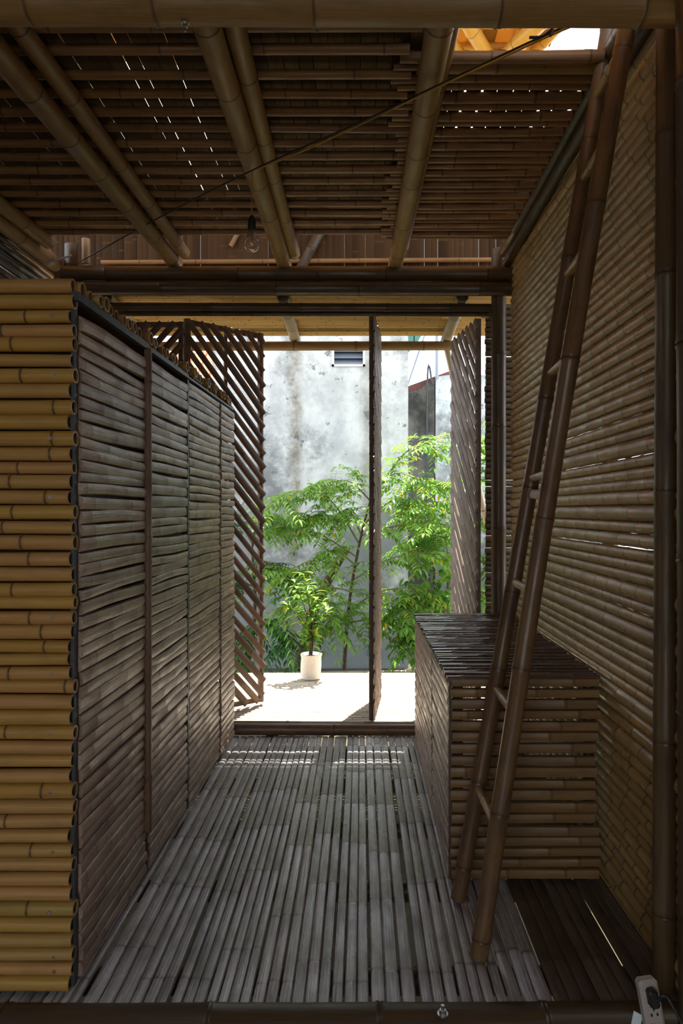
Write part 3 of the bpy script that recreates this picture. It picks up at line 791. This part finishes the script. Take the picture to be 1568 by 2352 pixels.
# ------------------------------------------------------------------ garden
mb = MB(); mb.box((-14, -8, -.65), (14, 16, -.45)); tag(mb.build('ground', M['grass'], smooth=False), 'garden ground', kind='structure')
mb = MB(); mb.box((-6, 5.35, -.45), (6, 6.95, -.36)); tag(mb.build('planting_bed', M['soil'], smooth=False), 'dark earth bed at the foot of the plastered wall', kind='structure')
single('edging_log', M['pale'], (-.85, 6.05, -.24), (1.35, 6.10, -.22), .055, .4, 'grey bamboo log edging the planting bed behind the deck', 'log')
for (lx, ly, dz) in ((-.55, 6.1, 0), (.9, 6.12, 0)): pass

def compound(mb, tw, base, d, L, n, lw, cb, droop=.5):
    """pinnate leaf: rachis with paired drooping leaflets"""
    d = d.normalized(); s = d.cross(Vector((0, 0, 1)))
    if s.length < 1e-3: s = Vector((1, 0, 0))
    s.normalize(); pts = []
    for i in range(n + 1):
        t = i / n
        pts.append(base + d * L * t + Vector((0, 0, -L * droop * t * t)))
    wire(tw, [pts[0], pts[n // 2], pts[n]], .0016, 4, 3)
    for i in range(1, n + 1):
        t = i / n; tl = lw * (1.15 - .5 * abs(t - .55))
        for sg in (-1, 1):
            dd = (s * sg + d * .55 + Vector((0, 0, -.35 + R.uniform(-.25, .25))))
            leaf(mb, pts[i], dd, Vector((0, 0, 1)), tl, tl * .34, .35, rnd=min(1, max(0, cb + R.uniform(-.25, .22))) if R.random() > .03 else .99)
    leaf(mb, pts[n], d + Vector((0, 0, -.5)), Vector((0, 0, 1)), lw, lw * .34, .4, rnd=cb)

def bush(name, label, trunk, branches, per, mat, lw=.055, rl=(.16, .26), cb=.55, thick=.02, loc=None, spread=.075, drp=.5):
    loc = loc or trunk[0]
    g = empty(name, tuple(loc), label, 'shrub')
    t = MB(); wire(t, trunk, lambda q: thick * (1 - .6 * q), 10, 6); build(t, 'trunk', M['bark'], g)
    tw = MB(); lf = MB()
    for br in branches:
        pts = [Vector(p) for p in br]
        wire(tw, pts, lambda q: .008 * (1 - .75 * q), 6, 5)
        n = len(pts) - 1
        for i in range(per):
            q = .15 + .85 * (i + R.random()) / per
            f = min(q * n, n - 1e-4); k = int(f); c = pts[k].lerp(pts[k + 1], f - k)
            dirb = (pts[k + 1] - pts[k]).normalized()
            sd = Vector((R.uniform(-1, 1), R.uniform(-1, .8), R.uniform(-.2, .45)))
            d = dirb * .5 + sd
            c = c + Vector((R.uniform(-spread, spread), R.uniform(-spread, spread), R.uniform(-.3, .3) * spread))
            compound(lf, tw, c, d, R.uniform(*rl), R.choice([6, 7, 8]), lw, cb, drp)
    build(tw, 'branch', M['twig'], g); build(lf, 'foliage', mat, g, smooth=True, angle=80)
    return g
def A(px, py, Y): return at(px, py, Y)
B = Vector((-.16, 6.15, -.37))
bush('garden_shrub', 'large leafy shrub with feathery bright green leaves against the plastered wall, behind the edge-on shutter',
     [B, A(800, 1400, 6.2), A(825, 1250, 6.2), A(850, 1150, 6.2)],
     [[A(825, 1250, 6.2), A(760, 1150, 6.0), A(690, 1130, 5.8), A(648, 1150, 5.7)],
      [A(850, 1150, 6.2), A(800, 1105, 6.0), A(740, 1112, 5.9)],
      [A(850, 1150, 6.2), A(900, 1090, 6.0), A(960, 1100, 5.8), A(1010, 1115, 5.8)],
      [A(850, 1150, 6.2), A(930, 1040, 6.1), A(1000, 1015, 6.0), A(1080, 1030, 6.0)],
      [A(840, 1200, 6.2), A(900, 1150, 5.9), A(980, 1150, 5.8), A(1040, 1090, 5.8)],
      [A(820, 1280, 6.2), A(740, 1230, 5.9), A(680, 1215, 5.8), A(615, 1195, 5.7)],
      [A(820, 1300, 6.2), A(760, 1265, 5.8), A(700, 1310, 5.7), A(620, 1305, 5.6)],
      [A(830, 1230, 6.2), A(900, 1210, 5.8), A(980, 1200, 5.7), A(1060, 1210, 5.8)],
      [A(815, 1330, 6.2), A(880, 1290, 5.9), A(960, 1270, 5.7), A(1045, 1275, 5.8)],
      [A(810, 1360, 6.2), A(760, 1350, 5.8), A(700, 1365, 5.7), A(650, 1400, 5.7)],
      [A(805, 1400, 6.2), A(870, 1360, 5.9), A(960, 1350, 5.8), A(1030, 1370, 5.9)],
      [A(830, 1230, 6.2), A(800, 1170, 6.0), A(770, 1190, 5.9), A(720, 1180, 5.9)],
      [A(800, 1430, 6.2), A(770, 1400, 5.9), A(750, 1440, 5.9)],
      [A(800, 1430, 6.2), A(880, 1420, 6.0), A(930, 1430, 6.0)]], 32, M['leaf'], thick=.02, lw=.068, rl=(.2,.32))
B2 = Vector((.78, 6.5, -.37))
bush('garden_shrub', 'shrub with bright feathery leaves seen past the right lattice shutter',
     [B2, A(1020, 1400, 6.5), A(1050, 1250, 6.4), A(1080, 1150, 6.4)],
     [[A(1080, 1150, 6.4), A(1100, 1060, 6.2), A(1110, 1010, 6.2)],
      [A(1050, 1250, 6.4), A(1110, 1190, 6.1), A(1150, 1180, 6.0)],
      [A(1050, 1250, 6.4), A(1000, 1230, 6.2), A(960, 1240, 6.1)],
      [A(1040, 1300, 6.4), A(1110, 1290, 6.0), A(1160, 1280, 6.0)],
      [A(1020, 1380, 6.4), A(960, 1370, 6.0), A(920, 1390, 5.9)],
      [A(1020, 1400, 6.4), A(1060, 1370, 6.1), A(1120, 1360, 6.0)],
      [A(1060, 1200, 6.4), A(1000, 1160, 6.2), A(960, 1170, 6.2)],
      [A(1020, 1420, 6.4), A(980, 1440, 6.1), A(930, 1460, 6.0)]], 34, M['leaf'], cb=.4, thick=.02, lw=.068, rl=(.2,.32))
B3 = Vector((-1.05, 6.2, -.37))
bush('garden_shrub', 'darker feathery shrub at the left, behind the open lattice shutter',
     [B3, A(585, 1400, 6.1), A(580, 1250, 6.1), A(600, 1170, 6.1)],
     [[A(580, 1250, 6.1), A(540, 1190, 5.9), A(500, 1190, 5.9)],
      [A(600, 1170, 6.1), A(640, 1200, 6.3), A(690, 1190, 6.4)],
      [A(583, 1325, 6.1), A(620, 1290, 5.9), A(660, 1320, 5.8)],
      [A(585, 1350, 6.1), A(540, 1330, 5.9), A(500, 1340, 5.9)],
      [A(585, 1420, 6.1), A(630, 1430, 5.9), A(650, 1490, 5.8)],
      [A(585, 1420, 6.1), A(560, 1450, 5.9), A(540, 1500, 5.9)]], 26, M['leaf_dark'], cb=.5, lw=.07)
# leaning trunk of an older tree
t = MB(); wire(t, [Vector((-.62, 6.45, -.37)), A(715, 1420, 6.45), A(760, 1320, 6.4), A(795, 1262, 6.4)], lambda q: .055 * (1 - .35 * q), 12, 6)
tag(t.build('leaning_trunk', M['bark']), 'thick brown trunk stump leaning to the right among the shrubs', 'tree trunk')
# low ferny plants
for (fx, lab, seedn) in ((700, 'low ferny plant at the foot of the wall, left of the pot', 1), (785, 'low ferny plant just right of the potted plant', 2), (905, 'low leafy plant near the right end of the edging log', 3), (640, 'low feathery plant beside the bottom of the open left shutter', 4)):
    c = A(fx, 1535, 5.75 + .05 * seedn); c.z = -.36
    g = empty('fern', tuple(c), lab, 'fern'); l = MB(); tw = MB()
    for i in range(12):
        a = R.uniform(0, 2 * PI); d = Vector((math.cos(a), math.sin(a), R.uniform(.8, 2.2)))
        compound(l, tw, c + Vector((0, 0, .0)), d, R.uniform(.28, .5), 9, .06, R.uniform(.2, .6), .4)
    build(tw, 'stalk', M['twig'], g); build(l, 'frond', M['leaf'], g, smooth=True, angle=80)
# broad-leaved climber
cl = empty('climbing_plant', tuple(A(985, 1500, 6.0)), 'broad-leaved climber hanging low behind the chest, right of the edge-on shutter', 'climbing plant')
l = MB(); v = MB()
for (a, b, c_) in (((940, 1300), (955, 1420), (945, 1510)), ((1000, 1330), (1010, 1400), (985, 1450)), ((965, 1250), (975, 1380), (965, 1480)), ((1025, 1250), (1030, 1340), (1020, 1410))):
    pts = [A(*a, 5.9), A(*b, 5.85), A(*c_, 5.9)]; wire(v, pts, .003, 5, 5)
    for i in range(34):
        q = R.random() * 2; k = min(int(q), 1); p = pts[k].lerp(pts[k + 1], q - k) + Vector((R.uniform(-.09, .09), R.uniform(-.09, .09), R.uniform(-.05, .05)))
        leaf(l, p, Vector((R.uniform(-1, 1), R.uniform(-1, .1), -.5)), Vector((0, 0, 1)), R.uniform(.055, .10), R.uniform(.04, .075), .4, rnd=R.random() * .9)
build(v, 'vine', M['twig'], cl); build(l, 'foliage', M['leaf'], cl, smooth=True, angle=80)
# dry palm litter left of the pot
g = MB()
for i in range(60):
    x = R.uniform(-.95, -.55); a = R.uniform(.2, 1.1)
    p = Vector((x, 5.6 + R.uniform(-.12, .2), -.35 + R.uniform(0, .16)))
    wire(g, [p, p + Vector((math.cos(a) * .14, R.uniform(-.05, .05), math.sin(a) * .08)), p + Vector((math.cos(a) * .3, R.uniform(-.1, .1), math.sin(a) * .06))], .003, 4, 3)
tag(g.build('dry_fronds', M['bark']), 'heap of dry fronds behind the deck, left of the pot', 'plant litter', kind='stuff')

# ------------------------------------------------------------------ neighbouring buildings
nb = empty('neighbour_house', (-.5, 7.0, -.45), 'tall stained plaster house wall behind the garden', 'building')
WX0, WX1 = -1.52, .487
mb = MB()
wx0, wx1, wz0, wz1 = at(762, 0, 7).x, at(838, 0, 7).x, at(0, 842, 7).z, at(0, 788, 7).z
for (a, b) in (((WX0, 7, -.45), (wx0, 7.3, 6.2)), ((wx1, 7, -.45), (WX1, 7.3, 6.2)), ((wx0, 7, -.45), (wx1, 7.3, wz0)), ((wx0, 7, wz1), (wx1, 7.3, 6.2)), ((WX0, 7.3, -.45), (WX1, 8.5, 6.2))): mb.box(a, b)
build(mb, 'wall', M['plaster'], nb, smooth=False)
fm = MB(); t = .022
for (a, b) in (((wx0, 7.0 - .012, wz0), (wx0 + t, 7.06, wz1)), ((wx1 - t, 6.988, wz0), (wx1, 7.06, wz1)), ((wx0, 6.988, wz0), (wx1, 7.06, wz0 + t)), ((wx0, 6.988, wz1 - t), (wx1, 7.06, wz1))): fm.box(a, b)
wnd = build(fm, 'window', M['winframe'], nb, smooth=False)
z = wz0 + t + .003
for i in range(3):
    k0 = MB(); k0.box((wx0 + t, 7.03, z), (wx1 - t, 7.036, z + .062)); k0.v = [(x_, y_ + (z_ - z) * .5, z_) for (x_, y_, z_) in k0.v]
    o = k0.build('louvre', M['louvre'], None, smooth=False); o.parent = wnd; o.matrix_parent_inverse = Matrix.Translation(Vector(nb.location)).inverted()
    z += .066
mb = MB(); mb.box((wx0 + .01, 7.12, wz0 + .01), (wx1 - .01, 7.13, wz1 - .01)); o = mb.build('room_shade_panel', M['hole'], None, smooth=False); o.parent = wnd; o.matrix_parent_inverse = Matrix.Translation(Vector(nb.location)).inverted()  # black panel stands in for the shade inside the room

r2 = empty('rear_shed', (1.0, 8.4, -.45), 'low mould-streaked shed with a rusty red roof behind the garden on the right', 'building')
def prism(mb, pts, y0, y1):
    k = len(mb.v); n = len(pts)
    for y in (y0, y1):
        for (x, z) in pts: mb.add((x, y, z), (x, y, z))
    mb.ring_faces(k, k + n, n); mb.f.append(tuple(k + i for i in reversed(range(n)))); mb.f.append(tuple(k + n + i for i in range(n)))
Ys = 8.6
q = lambda px, py, Y=Ys: (at(px, py, Y).x, at(px, py, Y).z)
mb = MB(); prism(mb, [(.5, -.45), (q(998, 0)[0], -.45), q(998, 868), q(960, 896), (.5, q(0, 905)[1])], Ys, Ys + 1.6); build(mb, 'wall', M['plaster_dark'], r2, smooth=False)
mb = MB(); prism(mb, [(q(998, 0)[0], -.45), (3.2, -.45), (3.2, q(0, 862)[1]), q(1030, 862), q(1000, 866)], Ys - .02, Ys + 1.6); build(mb, 'wall', M['plaster_old'], r2, smooth=False)
mb = MB(); prism(mb, [q(925, 912), q(1034, 868), q(1034, 850), q(925, 890)], Ys + .05, Ys + 1.8); build(mb, 'roof', M['rust'], r2, smooth=False)
mb = MB(); a = at(981, 880, Ys - .05); wire(mb, [a + Vector((.06, 0, .0)), a, Vector((a.x, a.y, -.3))], .012, 8, 6); build(mb, 'drainpipe', M['steel'], r2)
mb = MB(); pole(mb, at(1003, 870, 8.55), at(1003, 700, 8.55), .020, .6, 10)
tag(mb.build('antenna_pole', M['bluepipe']), 'upright thin pole above the rusty shed roof', 'pole')
mb = MB(); wire(mb, [at(934, 890, 7.6), at(968, 790, 7.6), at(985, 740, 7.6)], .010, 6, 4); build(mb, 'stay_rod', M['bluepipe'], nb)
mb = MB(); prism(mb, [q(948, 806, 7.5), q(948, 770, 7.5), q(968, 770, 7.5), q(958, 788, 7.5), q(948, 806, 7.5)][:4], 7.4, 7.5); prism(mb, [q(935, 812, 7.5), q(935, 745, 7.5), q(950, 745, 7.5), q(950, 798, 7.5)], 7.4, 7.5)
tag(build(mb, 'corner_sheet', M['green'], nb, smooth=False), 'green metal sheet at the top right corner')
# far house with red tiled roof, glimpsed through the left shutters
fh = empty('far_house', (-3.6, 9.6, -.45), 'far house with a red tiled roof glimpsed through the left shutter slats', 'building')
mb = MB(); mb.box((-6.2, 9.6, -.45), (-2.02, 12, 2.35)); build(mb, 'wall', M['plaster_old'], fh, smooth=False)
mb = MB(); 
for i in range(22):
    x = -6.3 + i * .2; k = len(mb.v)
    pole(mb, (x, 9.4, 2.3), (x, 11.6, 3.9), .10, 5, 8)
build(mb, 'roof', M['redtile'], fh)

# ------------------------------------------------------------------ light bulb and cables
bx, by = -.4145, 2.60
zc = 2.275
lb = empty('light_bulb', (bx, by, 2.40), 'clear light bulb hanging by a yellow cord from the ceiling', 'light bulb')
prof = []
for i in range(15):
    a = -PI / 2 + (PI * .78) * i / 14
    prof.append((max(.0008, .030 * math.cos(a)), zc - .012 + .030 * math.sin(a)))
prof += [(.0165, zc + .028), (.0135, zc + .036), (.0125, zc + .044)]
mb = MB(); lathe(mb, prof, bx, by, 28, cap=(True, False)); lathe(mb, [(max(.0002, r_ - .0008), z_ + (.0008 if z_ < zc - .02 else 0)) for r_, z_ in prof][::-1], bx, by, 28, cap=(False, True)); gb = build(mb, 'glass_bulb', M['glass'], lb)
mb = MB(); lathe(mb, [(.0045, zc + .045), (.004, zc + .02), (.0028, zc + .005)], bx, by, 10)
wire(mb, [(bx - .012, by, zc + .0), (bx - .006, by, zc + .006), (bx, by, zc + .002), (bx + .006, by, zc + .006), (bx + .012, by, zc + .0)], .0005, 4, 4); build(mb, 'filament', M['filament'], lb)
mb = MB(); lathe(mb, [(.0145, zc + .040), (.0155, zc + .052), (.0150, zc + .075), (.0125, zc + .085), (.009, zc + .092), (.004, zc + .098)], bx, by, 20); build(mb, 'socket', M['black'], lb)
mb = MB(); wire(mb, [(bx, by, zc + .096), (bx + .001, by, 2.46), (bx + .003, by + .002, 2.548)], .0022, 6, 4); tag(build(mb, 'cord', M['yellow_wire'], lb), 'yellow cord')
p1 = [at(178, 604, 3.60), at(380, 492, 3.05), at(590, 386, 2.58), at(820, 284, 2.30), at(980, 208, 2.10), at(1130, 137, 1.99), at(1262, 76, 1.90), at(1350, 40, 1.84)]
mb = MB(); wire(mb, p1, .0030, 8, 6); tag(mb.build('power_cable', M['black']), 'black cable strung slantwise under the rafters', 'cable')
p2 = [at(592, 388, 2.575), at(700, 345, 2.44), at(850, 275, 2.28), at(975, 215, 2.10), at(1130, 143, 1.985), at(1262, 82, 1.895), at(1350, 46, 1.835)]
mb = MB(); wire(mb, p2, .0028, 8, 6); tag(mb.build('power_cable', M['yellow_wire']), 'yellow cord running along the black cable to the bulb', 'cord')
mb = MB(); wire(mb, [at(1215, 86, 1.91), at(1245, 84, 1.905), at(1270, 66, 1.89), at(1262, 84, 1.89), at(1272, 70, 1.892)], .004, 6, 4); tag(mb.build('cable_tie', M['black']), 'black tape knot on the cables near the roof opening', 'tape')
mb = MB(); wire(mb, [at(100, 606, 3.62), at(132, 597, 3.62), at(165, 586, 3.64)], .005, 6, 4); tag(mb.build('rope_end', M['bluepipe']), 'frayed end of pale rope at the far left post', 'rope')

# ------------------------------------------------------------------ power strip
ps = empty('power_strip', (.688, 1.605, .0), 'beige power strip leaning on the near right post', 'power strip')
def tilt(mb, o=Vector((.688, 1.605, .055))):
    m = Matrix.Translation(o) @ Matrix.Rotation(math.radians(-12), 4, 'X') @ Matrix.Rotation(math.radians(-7), 4, 'Y')
    mb.v = [tuple(m @ Vector(v)) for v in mb.v]; return mb
bm_ = MB(); k = 0
def rbox(mb, lo, hi, b):
    x0, y0, z0 = lo; x1, y1, z1 = hi; ks = []
    for (yy, ins) in ((y1, 0), (y0 + b, 0), (y0, b)):
        k = len(mb.v); 
        X0, X1, Z0, Z1 = x0 + ins, x1 - ins, z0 + ins, z1 - ins; c = b * 1.2
        for (a, z) in ((X0 + c, Z0), (X1 - c, Z0), (X1, Z0 + c), (X1, Z1 - c), (X1 - c, Z1), (X0 + c, Z1), (X0, Z1 - c), (X0, Z0 + c)): mb.add((a, yy, z))
        ks.append(k)
    for a, b_ in zip(ks, ks[1:]): mb.ring_faces(a, b_, 8)
    mb.f.append(tuple(ks[0] + i for i in range(8))); mb.f.append(tuple(ks[-1] + i for i in reversed(range(8))))
rbox(bm_, (-.0225, -.012, -.10), (.0225, .014, .085), .005); build(tilt(bm_), 'body', M['plastic'], ps, smooth=False)
for z in (.050, .017, -.016, -.049):
    sk = MB(); rbox(sk, (-.016, -.0135, z - .0135), (.016, -.0115, z + .0135), .001)
    so = build(tilt(sk), 'socket', M['plastic'], ps, smooth=False)
    if z < .04:
        h = MB()
        for (hx, hz, w) in ((-.007, -.003, .0022), (.007, -.003, .0022), (0, .008, .0016)): h.box((hx - w, -.0142, z + hz - .003), (hx + w, -.0132, z + hz + .003))
        build(tilt(h), 'hole', M['hole'], ps, smooth=False)
h = MB(); rbox(h, (-.011, -.036, .034), (.011, -.0138, .072), .004); tag(build(tilt(h), 'plug', M['black'], ps, smooth=False), 'black plug')
mb = MB(); q0 = Vector((.687, 1.575, .118))
wire(mb, [q0, q0 + Vector((.008, -.004, .014)), q0 + Vector((.022, -.01, .006)), q0 + Vector((.05, -.045, -.055)), q0 + Vector((.075, -.075, -.12))], .0035, 8, 6)
tag(mb.build('power_cable', M['black']), 'black cable looping from the plug towards the lower right corner', 'cable')
mb = MB(); mb.box((-.012, 0, -.012), (.012, .0015, .016)); m_ = Matrix.Translation(at(1462, 2344, 1.66)) @ Matrix.Rotation(.5, 4, 'Y') @ Matrix.Rotation(-.5, 4, 'X'); mb.v = [tuple(m_ @ Vector(v)) for v in mb.v]
tag(mb.build('card_scrap', M['paper'], smooth=False), 'small white scrap of card beside the power strip on the near log', 'card')

# ------------------------------------------------------------------ unseen rest of the room behind the viewer, added to dim the light
rr = MB()
rr.box((-2.6, -1.6, 2.80), (2.6, 1.28, 2.84)); tag(rr.build('ceiling', M['cover'], smooth=False), kind='structure')
rr = MB(); rr.box((-2.66, -1.6, -.1), (-2.6, 1.5, 2.8)); tag(rr.build('wall_left', M['wall'], smooth=False), kind='structure')
rr = MB(); rr.box((2.0, -1.6, -.1), (2.06, 1.5, 2.8)); tag(rr.build('wall_right', M['wall'], smooth=False), kind='structure')
rr = MB(); rr.box((-2.6, -1.6, -.16), (2.0, 1.60, -.10)); tag(rr.build('floor', M['floor_dark'], smooth=False), kind='structure')
rr = MB(); rr.box((-2.6, -1.66, -.1), (-1.2, -1.6, 2.8)); rr.box((.2, -1.66, -.1), (2.0, -1.6, 2.8)); rr.box((-1.2, -1.66, 2.1), (.2, -1.6, 2.8)); tag(rr.build('wall_rear_unseen', M['wall'], smooth=False), kind='structure')  # unseen wall, its opening sized to limit light from behind

# ------------------------------------------------------------------ light, sky, camera
w = bpy.data.worlds.new('sky'); bpy.context.scene.world = w; w.use_nodes = True
nt = w.node_tree; bg = nt.nodes['Background']
bg.inputs[0].default_value = (.86, .92, 1.0, 1); bg.inputs[1].default_value = 3.4
sd = bpy.data.lights.new('sun', 'SUN'); sd.energy = 18; sd.angle = math.radians(.45); sd.color = (1, .93, .82)
so = bpy.data.objects.new('sun', sd); C.objects.link(so)
S = Vector((.13, .30, 1.0)).normalized(); so.rotation_euler = S.to_track_quat('Z', 'Y').to_euler()
cam = bpy.data.cameras.new('camera'); co = bpy.data.objects.new('camera', cam); C.objects.link(co)
co.location = (0, 0, EYE); co.rotation_euler = (PI / 2, 0, 0)
cam.sensor_fit = 'VERTICAL'; cam.sensor_height = 36; cam.lens = 24
cam.shift_x = -44 / 2352; cam.shift_y = -4 / 2352; cam.clip_start = .05
sc = bpy.context.scene; sc.camera = co
vs = sc.view_settings; vs.view_transform = 'Standard'; vs.look = 'None'; vs.gamma = 1; vs.exposure = 0.0; vs.use_curve_mapping = False
